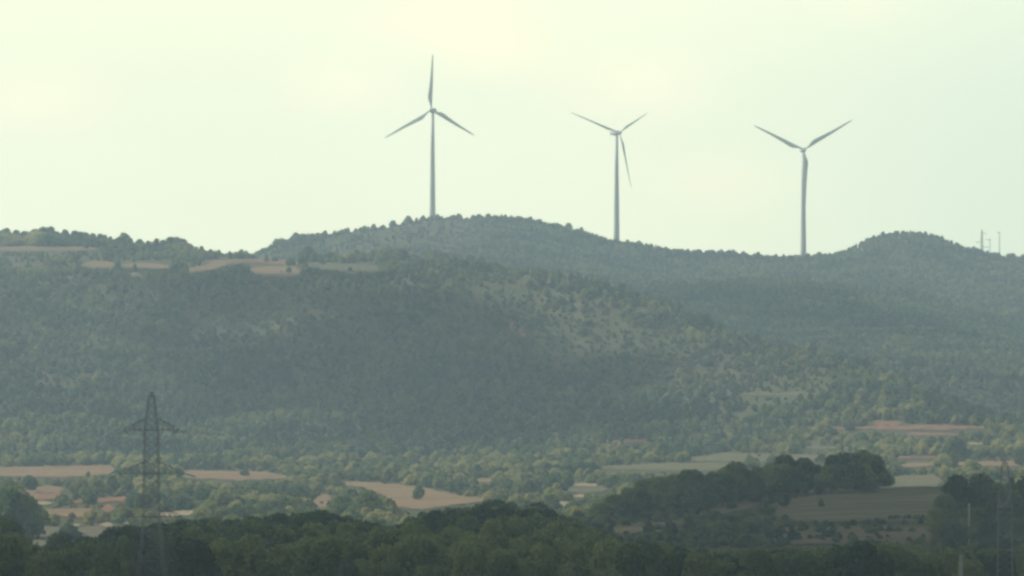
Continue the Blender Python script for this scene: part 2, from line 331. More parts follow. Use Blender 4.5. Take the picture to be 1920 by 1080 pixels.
FP = [
 ([(-60, 458), (60, 458), (180, 463)], [(-60, 470), (60, 471), (185, 469)], TAN, 'long tan field below the skyline trees at the left'),
 ([(15, 496), (90, 497)], [(15, 500), (90, 500)], GREY, 'thin grey strip on the plateau edge at the left'),
 ([(155, 492), (215, 491)], [(155, 503), (215, 502)], TAN, 'patchy tan field on the plateau'),
 ([(226, 495), (280, 494), (322, 499)], [(226, 502), (322, 504)], TAN, 'tan terrace on the plateau edge'),
 ([(232, 514), (262, 514)], [(232, 517), (262, 517)], PALE, 'tiny pale strip on the plateau edge'),
 ([(348, 506), (400, 493), (432, 489)], [(348, 512), (400, 505), (432, 496)], TAN, 'slanting tan field on the plateau'),
 ([(285, 471), (304, 472)], [(285, 477), (304, 478)], PALE, 'small pale gap between the skyline trees'),
 ([(385, 489), (470, 487), (562, 489)], [(385, 494), (470, 493), (562, 498)], RED, 'reddish upper field on the plateau'),
 ([(470, 501), (562, 499)], [(470, 511), (500, 519), (562, 521)], TAN, 'large tan field in the middle of the plateau'),
 ([(570, 494), (640, 495), (712, 499)], [(570, 498), (640, 508), (712, 508)], BROWN, 'brown field left of the plateau wood'),
 ([(118, 518), (136, 518)], [(118, 525), (136, 525)], TAN, 'small tan patch under the plateau edge'),
]
for (t, b_, m, lab) in FP: field(t, b_, m, 2440, 2960, lab)
field([(1455, 946), (1520, 928), (1600, 919), (1770, 918)], [(1455, 981), (1600, 980), (1770, 982)], BROWN, 900, 1110, 'large brown grassy field on the near ridge')
field([(1330, 950), (1380, 938), (1425, 936)], [(1330, 968), (1380, 960), (1425, 950)], BROWN, 900, 1110, 'red earth bank under the dark tree row')
field([(1150, 985), (1290, 975)], [(1150, 1000), (1290, 985)], BROWN, 870, 1110, 'brown terrace left of the red bank')
field([(1090, 990), (1300, 993), (1760, 990)], [(1090, 1012), (1300, 1022), (1760, 1022)], BANK, 850, 1100, 'lower reddish terrace with small olive trees', mask=False)
field([(952, 604), (968, 600), (985, 612)], [(952, 612), (968, 640), (985, 648)], RED, 2050, 2560, 'small patch of bare red earth on the brown slope', mask=False)

# ------------------------------------------------------------------ foliage
def foliage(name, dark, mid, light, trans=.28, stand=.022, rvar=.6):
    m = bpy.data.materials.new(name); m.use_nodes = True; t = m.node_tree; t.nodes.clear()
    o = N(t, 'ShaderNodeOutputMaterial'); d = N(t, 'ShaderNodeBsdfDiffuse'); tr = N(t, 'ShaderNodeBsdfTranslucent'); mx = N(t, 'ShaderNodeMixShader')
    mx.inputs[0].default_value = trans; L(t, d.outputs[0], mx.inputs[1]); L(t, tr.outputs[0], mx.inputs[2]); L(t, mx.outputs[0], o.inputs[0])
    oi = N(t, 'ShaderNodeObjectInfo'); at = N(t, 'ShaderNodeAttribute'); at.attribute_name = 'tint'
    ad = N(t, 'ShaderNodeMath', operation='MULTIPLY_ADD'); L(t, oi.outputs['Random'], ad.inputs[0]); ad.inputs[1].default_value = rvar
    ml = N(t, 'ShaderNodeMath', operation='MULTIPLY'); L(t, at.outputs['Fac'], ml.inputs[0]); ml.inputs[1].default_value = 1 - rvar; L(t, ml.outputs[0], ad.inputs[2])
    r = N(t, 'ShaderNodeValToRGB'); L(t, ad.outputs[0], r.inputs[0]); e = r.color_ramp.elements
    e[0].position = .12; e[0].color = dark + (1,); e[1].position = .9; e[1].color = light + (1,)
    x = e.new(.5); x.color = mid + (1,)
    L(t, r.outputs[0], d.inputs[0])
    # stands of lighter and darker vegetation
    gp = N(t, 'ShaderNodeNewGeometry'); pn = N(t, 'ShaderNodeTexNoise'); pn.inputs['Scale'].default_value = stand; pn.inputs['Detail'].default_value = 2; L(t, gp.outputs['Position'], pn.inputs[0])
    pr = N(t, 'ShaderNodeMapRange'); L(t, pn.outputs['Fac'], pr.inputs[0]); pr.inputs[1].default_value = .32; pr.inputs[2].default_value = .68; pr.inputs[3].default_value = -.40; pr.inputs[4].default_value = .40
    sm_ = N(t, 'ShaderNodeMath', operation='ADD'); L(t, ad.outputs[0], sm_.inputs[0]); L(t, pr.outputs[0], sm_.inputs[1]); L(t, sm_.outputs[0], r.inputs[0])
    g = N(t, 'ShaderNodeHueSaturation'); g.inputs['Value'].default_value = 1.75; L(t, r.outputs[0], g.inputs['Color']); L(t, g.outputs[0], tr.inputs[0])
    return m
M_PINE = foliage('pine_needles', (.032, .064, .044), (.074, .112, .056), (.145, .180, .075))
M_BUSH = foliage('bush_leaves', (.05, .085, .045), (.13, .16, .065), (.29, .27, .11), .38)
M_HILL = foliage('hill_needles', (.036, .062, .042), (.086, .118, .060), (.175, .195, .085), .50, .022, .5)
M_SCRUB = foliage('dry_scrub', (.065, .075, .042), (.10, .10, .055), (.155, .135, .08))
M_BARK = ground_mat('bark', [(.09, .07, .05), (.13, .10, .075), (.06, .05, .04)], (1.5, 6))

import bmesh
def ico(sub):
    bm = bmesh.new(); bmesh.ops.create_icosphere(bm, subdivisions=sub, radius=1); bm.verts.ensure_lookup_table()
    v = np.array([list(p.co) for p in bm.verts]); f = np.array([[q.index for q in p.verts] for p in bm.faces]); bm.free(); return v, f
ICO1 = ico(1); ICO2 = ico(2)
def crown(name, seed, mat, nl, leaves, ls, kind='pine'):
    """crown for a tree of height 1 standing at the origin"""
    r = np.random.RandomState(seed)
    if kind == 'pine': base, rad, prof = .16, .36, (lambda t: .55 + .45 * math.sin(min(1, t * 1.25 + .12) * math.pi) ** .8 * (1 if t < .75 else 1 - .5 * (t - .75) / .25))
    elif kind == 'cone': base, rad, prof = .12, .30, (lambda t: (1 - t) ** .7 + .12)
    else: base, rad, prof = .02, .60, (lambda t: math.sqrt(max(.05, 1 - (t * .95) ** 2)))
    cs = []
    for k in range(nl):
        t = (k + .5) / nl; lr = (.21 - .06 * t) * (1.25 if kind == 'bush' else 1) * r.uniform(.8, 1.2) * (1.3 if nl < 8 else 1)
        ang = k * 2.4 + r.uniform(-.6, .6); rr = max(0, rad * prof(t) - lr * .8) * r.uniform(.75, 1.15)
        z = base + lr * .75 + t * (1 - base - lr * 1.6)
        cs.append((rr * math.cos(ang), rr * math.sin(ang), z, lr, r.uniform(0, 1)))
    cs.append((r.uniform(-.04, .04), r.uniform(-.04, .04), 1 - .15, .15, .5)); cs.append((0, 0, .5, rad * .7, .5))
    cs = np.array(cs)
    cs[:, 0] += r.uniform(-.05, .05); cs[:, 1] += r.uniform(-.05, .05)
    V = []; F = []; T = []; o = 0
    iv, jf = ICO2 if leaves > 1500 else ICO1
    for c in cs:
        s = .84 * c[3] * (1 + r.uniform(-.2, .12, len(iv)))[:, None]
        V.append(iv * s * [1, 1, .85] + c[:3]); F.append(jf + o); o += len(iv); T += [c[4]] * len(iv)
    w = cs[:, 3] ** 2; pick = r.choice(len(cs), leaves * 2, p=w / w.sum())
    n = r.normal(size=(leaves * 2, 3)); n /= np.linalg.norm(n, axis=1)[:, None]
    p = cs[pick, :3] + n * [1, 1, .9] * (cs[pick, 3] * r.uniform(.82, 1.12, leaves * 2))[:, None]
    dist = np.linalg.norm(p[:, None] - cs[None, :, :3], axis=2) < cs[None, :, 3] * .78
    keep = np.where(~dist.any(1) & (p[:, 2] > .01))[0][:leaves]
    p = p[keep]; n = n[keep]; pk = pick[keep]
    a = r.normal(size=p.shape); a -= n * (a * n).sum(1)[:, None] * .6; a /= np.linalg.norm(a, axis=1)[:, None]
    b2 = np.cross(a, n + r.normal(size=p.shape) * .5); b2 /= np.linalg.norm(b2, axis=1)[:, None]
    sz = ls * r.uniform(.6, 1.5, len(p))[:, None]
    q = np.stack([p - a * sz, p + b2 * sz * .6, p + a * sz, p - b2 * sz * .45 + n * sz * .3], 1).reshape(-1, 3)
    V.append(q); F4 = (np.arange(len(p) * 4).reshape(-1, 4) + o); T += list(np.repeat(np.clip(cs[pk, 4] + r.uniform(-.25, .25, len(p)), 0, 1), 4))
    V = np.concatenate(V); faces = [tuple(map(int, x)) for f in F for x in f] + [tuple(map(int, x)) for x in F4]
    me = mesh_np(name, V, faces, [mat])
    at = me.attributes.new('tint', 'FLOAT', 'POINT'); at.data.foreach_set('value', np.array(T, np.float32))
    return me
def trunk_mesh(name, seed, h=.6):
    r = random.Random(seed); m = MB(); pts = []
    for k in range(5): t = k / 4; pts.append((Vector((r.uniform(-.02, .02) * k, r.uniform(-.02, .02) * k, -.04 + t * (h + .04))), .024 * (1 - .65 * t)))
    m.rings([[p + Vector((rr * math.cos(a), rr * math.sin(a), 0)) for a in [i * math.pi / 3 for i in range(6)]] for p, rr in pts])
    for k in range(5):
        p, rr = pts[r.choice((2, 3))]; a = r.uniform(0, 6.28); q = p + Vector((math.cos(a) * .2, math.sin(a) * .2, r.uniform(.08, .2)))
        m.tube(p, q, rr * .6, rr * .2, 5)
    return mesh_np(name, m.v, m.f, [M_BARK])
PINE_NEAR = [crown('crown', 100 + k, M_PINE, 24, 3200, .033, ('pine', 'cone', 'pine', 'pine', 'cone', 'pine')[k]) for k in range(6)]
PINE_MID = [crown('crown', 200 + k, M_HILL, 11, 800, .052, ('pine', 'cone', 'pine')[k % 3]) for k in range(5)]
BUSH_MID = [crown('crown', 300 + k, M_BUSH, 9, 900, .060, ('bush', 'pine', 'bush')[k % 3]) for k in range(5)]
PINE_FAR = [crown('tree', 400 + k, M_HILL, 7, 240, .085, ('pine', 'cone', 'pine', 'bush')[k % 4]) for k in range(6)]
SCRUB = [crown('shrub', 500 + k, M_SCRUB, 6, 220, .11, 'bush') for k in range(4)]
TRUNKS = [trunk_mesh('trunk', 600 + k) for k in range(4)]
PROTO = {}
rng = np.random.RandomState(7); rnd = random.Random(5)

def tree(kind, x, y, h, wr=1.0, meshes=PINE_NEAR, label='', cat='tree', group=None, solid=False, k=None, sink=.15):
    z = float(zat(x, y)) - sink; k = rnd.randrange(len(meshes)) if k is None else k
    me = meshes[k]; rz = rnd.uniform(0, 6.28)
    if solid:
        o = obj(kind, me, None, (x, y, z), (0, 0, rz), (h * wr, h * wr, h)); tag(o, label, cat, group); PROTO.setdefault(me.name, o); return o
    r = empty(kind, (x, y, z), rz); r.scale = (h * wr, h * wr, h); tag(r, label, cat, group)
    obj('trunk', TRUNKS[k % 4], r); c = obj('crown', me, r); PROTO.setdefault(me.name, c)
    return r
def by_top(kind, u, d, vtop, wr=1.0, **kw):
    """a tree at column u, distance d, tall enough to reach the row vtop"""
    a = float(u2a(u, vtop)); x = a * d; zt = ZC + d * float(v2s(vtop)); h = zt - float(zat(x, d)) + .15
    return tree(kind, x, d, max(1.2, h), wr, **kw)

def scatter_obj(name, pts, meshes, label, cat, mats=None):
    """many plants as one object: points that carry copies of the crowns of real trees of the scene"""
    me = bpy.data.meshes.new(name); n = len(pts['x']); me.vertices.add(n)
    me.vertices.foreach_set('co', np.stack([pts['x'], pts['y'], pts['z']], -1).reshape(-1).astype(np.float32))
    for nm, arr in (('scl', np.stack([pts['h'] * pts['w'], pts['h'] * pts['w'], pts['h']], -1)), ('rot', np.stack([pts['h'] * 0, pts['h'] * 0, rng.uniform(0, 6.28, n)], -1))):
        at = me.attributes.new(nm, 'FLOAT_VECTOR', 'POINT'); at.data.foreach_set('vector', arr.reshape(-1).astype(np.float32))
    at = me.attributes.new('idx', 'INT', 'POINT'); at.data.foreach_set('value', rng.randint(0, len(meshes), n).astype(np.int32))
    o = obj(name, me); tag(o, label, cat, None, 'stuff')
    g = bpy.data.node_groups.new(name, 'GeometryNodeTree')
    g.interface.new_socket('Geometry', in_out='INPUT', socket_type='NodeSocketGeometry'); g.interface.new_socket('Geometry', in_out='OUTPUT', socket_type='NodeSocketGeometry')
    gi = g.nodes.new('NodeGroupInput'); go = g.nodes.new('NodeGroupOutput'); ip = g.nodes.new('GeometryNodeInstanceOnPoints'); j = g.nodes.new('GeometryNodeJoinGeometry')
    for m in meshes:
        oi = g.nodes.new('GeometryNodeObjectInfo'); oi.inputs[0].default_value = PROTO[m.name]; oi.inputs['As Instance'].default_value = True; oi.transform_space = 'ORIGINAL'
        g.links.new(oi.outputs['Geometry'], j.inputs[0])
    g.links.new(gi.outputs[0], ip.inputs['Points']); g.links.new(j.outputs[0], ip.inputs['Instance']); ip.inputs['Pick Instance'].default_value = True
    for nm, dt, so in (('idx', 'INT', 'Instance Index'), ('rot', 'FLOAT_VECTOR', 'Rotation'), ('scl', 'FLOAT_VECTOR', 'Scale')):
        na = g.nodes.new('GeometryNodeInputNamedAttribute'); na.data_type = dt; na.inputs['Name'].default_value = nm
        src = na.outputs['Attribute']
        g.links.new(src, ip.inputs[so])
    g.links.new(ip.outputs[0], go.inputs[0])
    md = o.modifiers.new('plants', 'NODES'); md.node_group = g
    return o

def cells(d0, d1, spacing, amax=.135, jit=.85):
    """jittered world grid inside the view wedge"""
    W_ = amax * d1; xs = np.arange(-W_, W_, spacing); ys = np.arange(d0, d1, spacing)
    X, Y = np.meshgrid(xs, ys); X = X + (np.arange(len(ys)) % 2)[:, None] * spacing / 2
    X = X.ravel() + rng.uniform(-.5, .5, X.size) * spacing * jit; Y = Y.ravel() + rng.uniform(-.5, .5, Y.size) * spacing * jit
    k = np.abs(X) < amax * Y
    return X[k], Y[k]
def info(X, Y, H):
    z = zat(X, Y); u, v = proj(X, Y, z); _, vt = proj(X, Y, z + H); return z, u, v, vt
def masked(u, v, vt, wpx, marg=2, lo=0.0):
    """True where a plant would cover a field that the photo shows"""
    bad = np.zeros(len(u), bool)
    for du in (-.3, 0, .3):
        for t in (lo, .4, .85):
            uu = np.clip(u + du * wpx, 0, 1919).astype(int); vv = np.clip(v + (vt - v) * t, 0, 1079).astype(int); bad |= MASK[vv, uu]
    return bad & (np.modf(np.abs(u) * 7.31)[0] > .008) & (u > -60) & (u < 1980)
def trim(X, Y, H, Wr):
    """plants in front of a field grow lower, or are left out"""
    H = H.copy(); bad = None
    for f in (1, .6, .35):
        z, u, v, vt = info(X, Y, H); bad = masked(u, v, vt, H * Wr / Y * FPX)
        if f != .35: H = np.where(bad, H * (.6 if f == 1 else .58), H)
    return H, bad
def pts(X, Y, z, H, Wr, k): return dict(x=X[k], y=Y[k], z=z[k] - .15, h=H[k], w=Wr[k])

# --- foreground wood
EDGE = P((-100, 960), (0, 968), (30, 975), (48, 1022), (75, 1030), (90, 1022), (110, 1000), (135, 1018), (165, 1000), (200, 990), (260, 985), (300, 980), (360, 972), (440, 972), (520, 964), (600, 955), (660, 972), (740, 985), (790, 962), (830, 952), (900, 945), (960, 938), (1030, 945), (1060, 960), (1100, 985), (1150, 1003), (1200, 1015), (1260, 1015), (1330, 1030), (1400, 1032), (1480, 1026), (1560, 1024), (1620, 1010), (1700, 1022), (1760, 1030), (1800, 1020), (1860, 1005), (1920, 1000))
X, Y = cells(425, 872, 4.5)
H = rng.uniform(4.6, 8.2, len(X)) * (1 - .3 * (Y > 780)); Wr = rng.uniform(.7, 1.1, len(X))
z, u, v, vt = info(X, Y, H)
lim = np.interp(u, *EDGE) + rng.uniform(-3, 14, len(u))
over = vt < lim; _h = (ZC + Y * v2s(lim)) - z; H = np.where(over, _h, H)
ok = (H > 3.0) & ~((np.abs(u - 284) < 78) & (Y < 566)) & ~((np.abs(u - 1884) < 62) & (Y < 566)) & ~((np.abs(u - 1802) < 50) & (Y < 505)) & ~((Y > 800) & (u > 1120)) & ~((Y > 720) & (u < 760) & (Y > 760))
z, u, v, vt = info(X, Y, H); inf = ok & (u > -40) & (u < 1960) & (vt < 1085)
order = np.where(inf)[0]; size = (v - vt)[order]; order = order[np.argsort(-size)]; ind = set(order[:235].tolist())
G1 = 'pines of the dense foreground wood'
for i in sorted(ind): tree('pine_tree', X[i], Y[i], float(H[i]), float(Wr[i]), label='dark green bushy pine crowded in the dense foreground wood', group=G1)
rest = ok.copy(); rest[list(ind)] = False
scatter_obj('forest', pts(X, Y, z, H, Wr, rest), PINE_NEAR, 'dark mass of further pines filling the foreground wood', 'forest')
for (u_, d_, vt_, w_, lab) in [(8, 640, 968, 1.1, 'tall dark pine at the left edge standing above the foreground wood'), (108, 690, 997, 1.0, 'pine with pointed crown rising before the grey stubble field'),
     (930, 850, 936, 1.2, 'highest pine in the middle of the foreground wood'), (1005, 850, 942, 1.2, 'broad pine next to the highest one at the middle of the wood')]:
    by_top('pine_tree', u_, d_, vt_, w_, label=lab)

# --- near ridge: dark tree row, clump at the right
row = [(1085, 958), (1120, 942), (1150, 926), (1180, 914), (1210, 898), (1240, 893), (1268, 888), (1300, 880), (1335, 884), (1362, 874), (1385, 866), (1420, 874), (1448, 868), (1475, 852), (1505, 858), (1530, 870), (1560, 853), (1592, 848), (1620, 844), (1642, 852), (1660, 882)]
G2 = 'dark trees of the row on the near ridge'
for (u_, vt_) in row:
    by_top('pine_tree', u_, 1098, vt_, rnd.uniform(.95, 1.25) * (1.1 if vt_ < 900 else 1.35), label='dark rounded tree in the row along the near ridge', group=G2)
for (u_, vt_) in row[3:-1]:
    by_top('pine_tree', u_ + rnd.uniform(-14, 14), 1080 + rnd.uniform(-8, 2), vt_ + rnd.uniform(16, 34), rnd.uniform(1.1, 1.5), label='dark rounded tree in the row along the near ridge', group=G2)
for (u_, d_, vt_, w_, lab) in [(1798, 905, 890, .95, 'huge dark round tree beside the right end of the ridge field'), (1842, 915, 888, .9, 'second huge dark round tree at the right just behind the pylon'),
    (1775, 880, 925, .9, 'lower dark tree at the left foot of the right hand clump'), (1822, 870, 950, 1.0, 'dark tree behind the upper concrete pole'),
    (1872, 900, 905, .8, 'dark tree behind the lattice pylon at the right'), (1895, 870, 918, .9, 'dark tree right of the lattice pylon'), (1925, 890, 892, .9, 'dark tree cut by the right edge of the picture'),
    (1790, 850, 975, 1.0, 'dark bushy tree low in the right hand clump'), (1850, 840, 976, 1.1, 'dark bushy tree below the two huge ones at the right'), (1908, 830, 970, 1.1, 'dark bushy tree low at the right edge')]:
    by_top('pine_tree', u_, d_, vt_, w_, label=lab)
# bushes and small olives on the terraces
for (u_, d_, vt_, w_, lab) in [(1290, 960, 962, 1.0, 'dark bush left of the red bank'), (1412, 965, 958, 1.3, 'dark wide bush under the red bank'), (1215, 940, 977, .9, 'lone dark bush on the brown terrace'),
    (1470, 1040, 925, 1.0, 'dark bush at the left corner of the ridge field'), (1540, 1030, 934, 1.0, 'small dark bush in the ridge field'), (1340, 1000, 957, 1.6, 'low bush on top of the red bank'),
    (1662, 880, 1010, .9, 'small dark bush at the far end of the olive row'), (1748, 880, 1008, .9, 'small dark bush beside the right hand clump'), (1255, 930, 978, 1.2, 'low bush at the edge of the brown terrace'), (1350, 950, 975, 1.6, 'low wide bush below the red bank')]:
    by_top('bush', u_, d_, vt_, w_, meshes=PINE_NEAR, label=lab, cat='bush', k=rnd.randrange(6))
for i, u_ in enumerate((1418, 1460, 1497, 1541, 1571, 1598)):
    by_top('olive_tree', u_, 905, 999 + rnd.uniform(-2, 3), 1.25, meshes=PINE_NEAR, label='small round olive tree on the lower reddish terrace', cat='tree', group='olive trees on the lower terrace')
for u_ in np.arange(1668, 1764, 9): by_top('bush', u_ + rnd.uniform(-3, 3), 985, 978 + rnd.uniform(-3, 3), 1.5, meshes=PINE_NEAR, label='low bush of the dark hedge under the ridge field', cat='bush', group='bushes of the hedge under the ridge field')
BK = [(rnd.uniform(1090, 1500), rnd.uniform(900, 1060)) for _ in range(50)] + [(rnd.uniform(1460, 1760), rnd.uniform(966, 978)) for _ in range(20)] + [(rnd.uniform(1290, 1420), rnd.uniform(955, 1010)) for _ in range(22)] + [(rnd.uniform(1130, 1740), rnd.uniform(868, 888)) for _ in range(20)]
for (u_, d_) in BK: by_top('bush', u_, d_, float(s2v((zat(float(u2a(u_)) * d_, d_) - ZC) / d_)) - rnd.uniform(4, 11) * (1.5 if u_ < 1440 else 1), rnd.uniform(1.2, 2.4), meshes=PINE_NEAR, label='low dark bush scattered along the terrace banks', cat='bush', group='bushes on the terrace banks')

# --- valley
VT = [(10, 1180, 905, 1.0, 'big dark tree at the left edge of the valley'), (28, 1190, 935, 1.0, 'dark tree below the big one at the left edge'), (116, 1500, 925, .9, 'round dark bush left of the red earth strip'),
 (100, 1330, 962, .9, 'round dark bush at the top of the grey field'), (76, 1340, 968, .8, 'smaller dark bush at the top left of the grey field'), (172, 1330, 955, .8, 'tall round bush at the top right of the grey field'), (218, 1350, 960, .9, 'dark tree left of the pylon body'),
 (55, 1650, 890, .9, 'dark tree beside the long tan field'), (150, 1600, 893, .9, 'wide tree in front of the two small sheds'), (178, 1600, 890, .9, 'tree joined to the wide one by the sheds'), (205, 1620, 888, .7, 'tree left of the pylon arm'), (238, 1620, 892, .6, 'slim tree left of the pylon'),
 (392, 1330, 945, 1.1, 'dark tree in the valley right of the pylon'), (440, 1330, 950, 1.1, 'broad dark tree right of the pylon below the pale scraps'), (640, 1330, 925, .8, 'grey green tree left of the large tan field'), (690, 1320, 918, .9, 'big grey green tree before the large tan field'), (720, 1330, 930, .7, 'grey green tree at the right of the big one'), (745, 1330, 950, .8, 'low grey green tree below the large tan field'),
 (525, 1400, 925, .9, 'pale tree among the valley bushes'), (560, 1380, 932, .9, 'round pale green tree among the valley bushes'), (495, 1400, 935, .9, 'pale green tree beside the thin strip'), (640, 1960, 838, .9, 'dark tree at the foot of the shaded slope'), (1040, 1600, 893, .8, 'dark green tree beside the thin pale terrace'), (1612, 2090, 762, .8, 'tall green tree above the red bank'), (1790, 1850, 815, .8, 'green tree between the pale terraces'), (1775, 1700, 860, .8, 'pale tree between the two tan strips'), (1825, 1650, 862, .9, 'grey tree in the tan strip')]
for (u_, d_, vt_, w_, lab) in VT: by_top('leafy_tree', u_, d_, vt_, w_ * (1.5 if d_ < 1550 and vt_ > 921 else 1.1), meshes=BUSH_MID, label=lab, k=rnd.choice((0, 2, 3)))
X, Y = cells(1130, 2080, 6.0)
den = .5 + .5 * fbm(X / 55, Y / 55, 41)
H = rng.uniform(1.6, 5.0, len(X)) * (.75 + .5 * den); Wr = rng.uniform(.9, 1.35, len(X))
H, bad = trim(X, Y, H, Wr); z, u, v, vt = info(X, Y, H); wpx = H * Wr / Y * FPX
pr = np.where(Y > 1650, .92, .62) * sm(den, .25, .55) + .12
pr = np.where((u > 1140) & (Y < 1250), .15, pr); pr = np.where((u < 430) & (Y < 1720), pr * .5, pr)
ok = (rng.uniform(size=len(X)) < pr) & ~bad
ok2 = (rng.uniform(size=len(X)) < .9) & ~ok & ~masked(u, v, v - 8, wpx)
vis = ok & (u > -20) & (u < 1940) & (vt < np.interp(u, *EDGE) - 6) & ~((u > 1080) & (Y < 1400)) & (vt < 1000)
order = np.where(vis)[0]; order = order[np.argsort(-(v - vt)[order])]; ind = order[:150]
for i in ind:
    side = 'left of the large tan field' if u[i] < 600 else ('around the large tan field' if u[i] < 1000 else 'right of the large tan field')
    tree('bush', X[i], Y[i], float(H[i]), float(Wr[i]), meshes=BUSH_MID, label='rounded grey green bush on the valley floor ' + side, cat='bush', group='valley bushes ' + side)
rest = ok.copy(); rest[ind] = False
scatter_obj('bushes', pts(X, Y, z, H, Wr, rest), BUSH_MID, 'small grey green bushes scattered thickly over the valley floor', 'bushes')
# shrub prototypes stand on the brown slope
for (u_, v_, lab) in [(965, 600, 'dry shrub on the brown slope, highest of four'), (1030, 640, 'dry shrub in the middle of the brown slope'), (1180, 650, 'dry shrub right of the middle of the brown slope'), (1290, 700, 'dry shrub low on the brown slope')]:
    d_ = cast(u_, v_, 2050, 2600); tree('shrub', float(u2a(u_, v_)) * d_, d_, 3.0, 1.2, meshes=SCRUB, label=lab, cat='shrub', solid=True, k=len([p for p in PROTO if p.startswith('shrub')]) % 4)
xs = dict(x=X[ok2], y=Y[ok2], z=z[ok2] - .1, h=rng.uniform(.7, 1.6, ok2.sum()), w=rng.uniform(1, 1.6, ok2.sum()))
scatter_obj('undergrowth', xs, SCRUB, 'low dry undergrowth between the valley bushes', 'undergrowth')

# --- skyline trees of the left plateau and the two wooded hills
SK = [(10, 427, 'leftmost skyline tree, dark and rounded'), (31, 431, 'second skyline tree from the left edge'), (46, 433, None), (66, 429, None), (82, 425, 'tall skyline tree in the highest group at the left'), (92, 424, 'tallest skyline tree of the left group'), (107, 434, None), (122, 430, 'slim pointed skyline tree'), (138, 432, None), (150, 434, None), (162, 435, None), (175, 437, None), (188, 438, None), (198, 440, None), (208, 443, None),
      (234, 436, 'high dark skyline tree standing above its neighbours'), (243, 446, None), (262, 448, None), (276, 451, None), (293, 447, 'skyline tree in the middle of the right hand plateau group'), (305, 449, None), (317, 444, None), (330, 444, None), (344, 447, 'skyline tree at the end of the plateau group'), (354, 456, None), (366, 462, None), (379, 461, 'small skyline tree where the plateau falls'), (395, 467, None), (410, 468, None), (425, 474, None), (452, 467, 'dark tree in the saddle between plateau and far hill'), (462, 470, None)]
k = 0
for (u_, vt_, lab) in SK:
    for rep in range(3):
        d_ = 2880 + rnd.uniform(-22, 12) - (0, 25, -12)[rep]; vv = vt_ if rep == 0 else vt_ + rnd.uniform(4, 14)
        o = by_top('skyline_tree', u_ + (rnd.uniform(-9, 9) if rep else 0), d_, vv, rnd.uniform(1.0, 1.5) * (1.5 if rep else 1), meshes=(PINE_MID if rep == 0 else BUSH_MID), k=(k * 3) % 5, label=lab if (lab and rep == 0) else 'dark skyline tree along the edge of the left plateau', cat='tree',
                   group=None if (lab and rep == 0) else 'skyline trees of the left plateau'); k += 1
PW = [(655, 470), (668, 467), (682, 472), (700, 468), (722, 463), (735, 466), (745, 462), (758, 466), (775, 474), (805, 470), (820, 468), (835, 474), (855, 474), (880, 478), (905, 480), (500, 478), (515, 480), (545, 482), (578, 462), (590, 480), (605, 484), (625, 487)]
for (u_, vt_) in PW: by_top('plateau_tree', u_, 2700 + rnd.uniform(-20, 60), vt_, rnd.uniform(1.0, 1.3), meshes=(PINE_MID if rnd.random() < .6 else BUSH_MID), label='dark tree of the little wood behind the plateau fields', cat='tree', group='trees of the plateau wood')
FS = [(545, 449), (572, 438), (596, 436), (614, 441), (648, 428), (690, 424), (768, 407), (781, 408), (793, 404), (820, 401), (860, 400), (900, 401), (960, 406), (985, 408), (1017, 417), (1045, 420), (1085, 432), (1118, 441), (1195, 452), (1330, 470), (1375, 468), (1408, 478), (1466, 481), (1495, 479), (1565, 477), (1588, 470), (1656, 434), (1680, 432), (1694, 432), (1708, 433), (1722, 436), (1735, 437), (1750, 441), (1763, 445), (1775, 449), (1786, 456), (1793, 460), (1812, 463), (1826, 462)]
k = 0
for (u_, vt_) in FS:
    lab, grp = ('small tree breaking the skyline of the middle wind turbine ridge', 'skyline trees of the turbine ridge') if u_ < 1500 else ('small dark tree on the rounded knoll at the right', 'trees of the knoll skyline')
    by_top('hill_tree', u_, 3475, vt_, 1.1, meshes=PINE_FAR, solid=True, k=k % 6, label=lab, group=grp); k += 1

OUT = P((500, 456), (520, 447), (600, 436), (680, 426), (720, 419), (780, 408), (840, 401), (900, 403), (1000, 411), (1060, 422), (1100, 435), (1150, 450), (1200, 453), (1260, 468), (1300, 473), (1380, 471), (1440, 481), (1500, 482), (1560, 476), (1600, 463), (1640, 441), (1690, 433), (1740, 438), (1790, 458), (1825, 468))
u_ = 500.0
while u_ < 1825:
    u_ += rnd.uniform(8, 26); vt_ = float(np.interp(u_, *OUT)) + rnd.choice((-6, -3, 0, 1, 3, 5))
    g_ = u_ < 1540
    by_top('hill_tree', u_, 3472 + rnd.uniform(-14, 10), vt_, rnd.uniform(.9, 1.5), meshes=PINE_FAR, solid=True, label='small tree breaking the skyline of the middle wind turbine ridge' if g_ else 'small dark tree on the rounded knoll at the right', group='skyline trees of the turbine ridge' if g_ else 'trees of the knoll skyline')

# --- scrub on the terrace banks of the near ridge
X, Y = cells(872, 1092, 3.2); H = rng.uniform(.7, 2.3, len(X)); Wr = rng.uniform(1.1, 1.9, len(X)); n_ = fbm(X / 14, Y / 30, 91)
H, bad = trim(X, Y, H, Wr); z, u, v, vt = info(X, Y, H)
dens = np.where(u < 1450, .62, .16) + .5 * n_
ok = (rng.uniform(size=len(X)) < dens) & ~bad & (u > 1070)
scatter_obj('terrace_scrub', pts(X, Y, z, H, Wr, ok), PINE_NEAR, 'low dark scrub and tall grass on the banks of the near ridge', 'scrub')

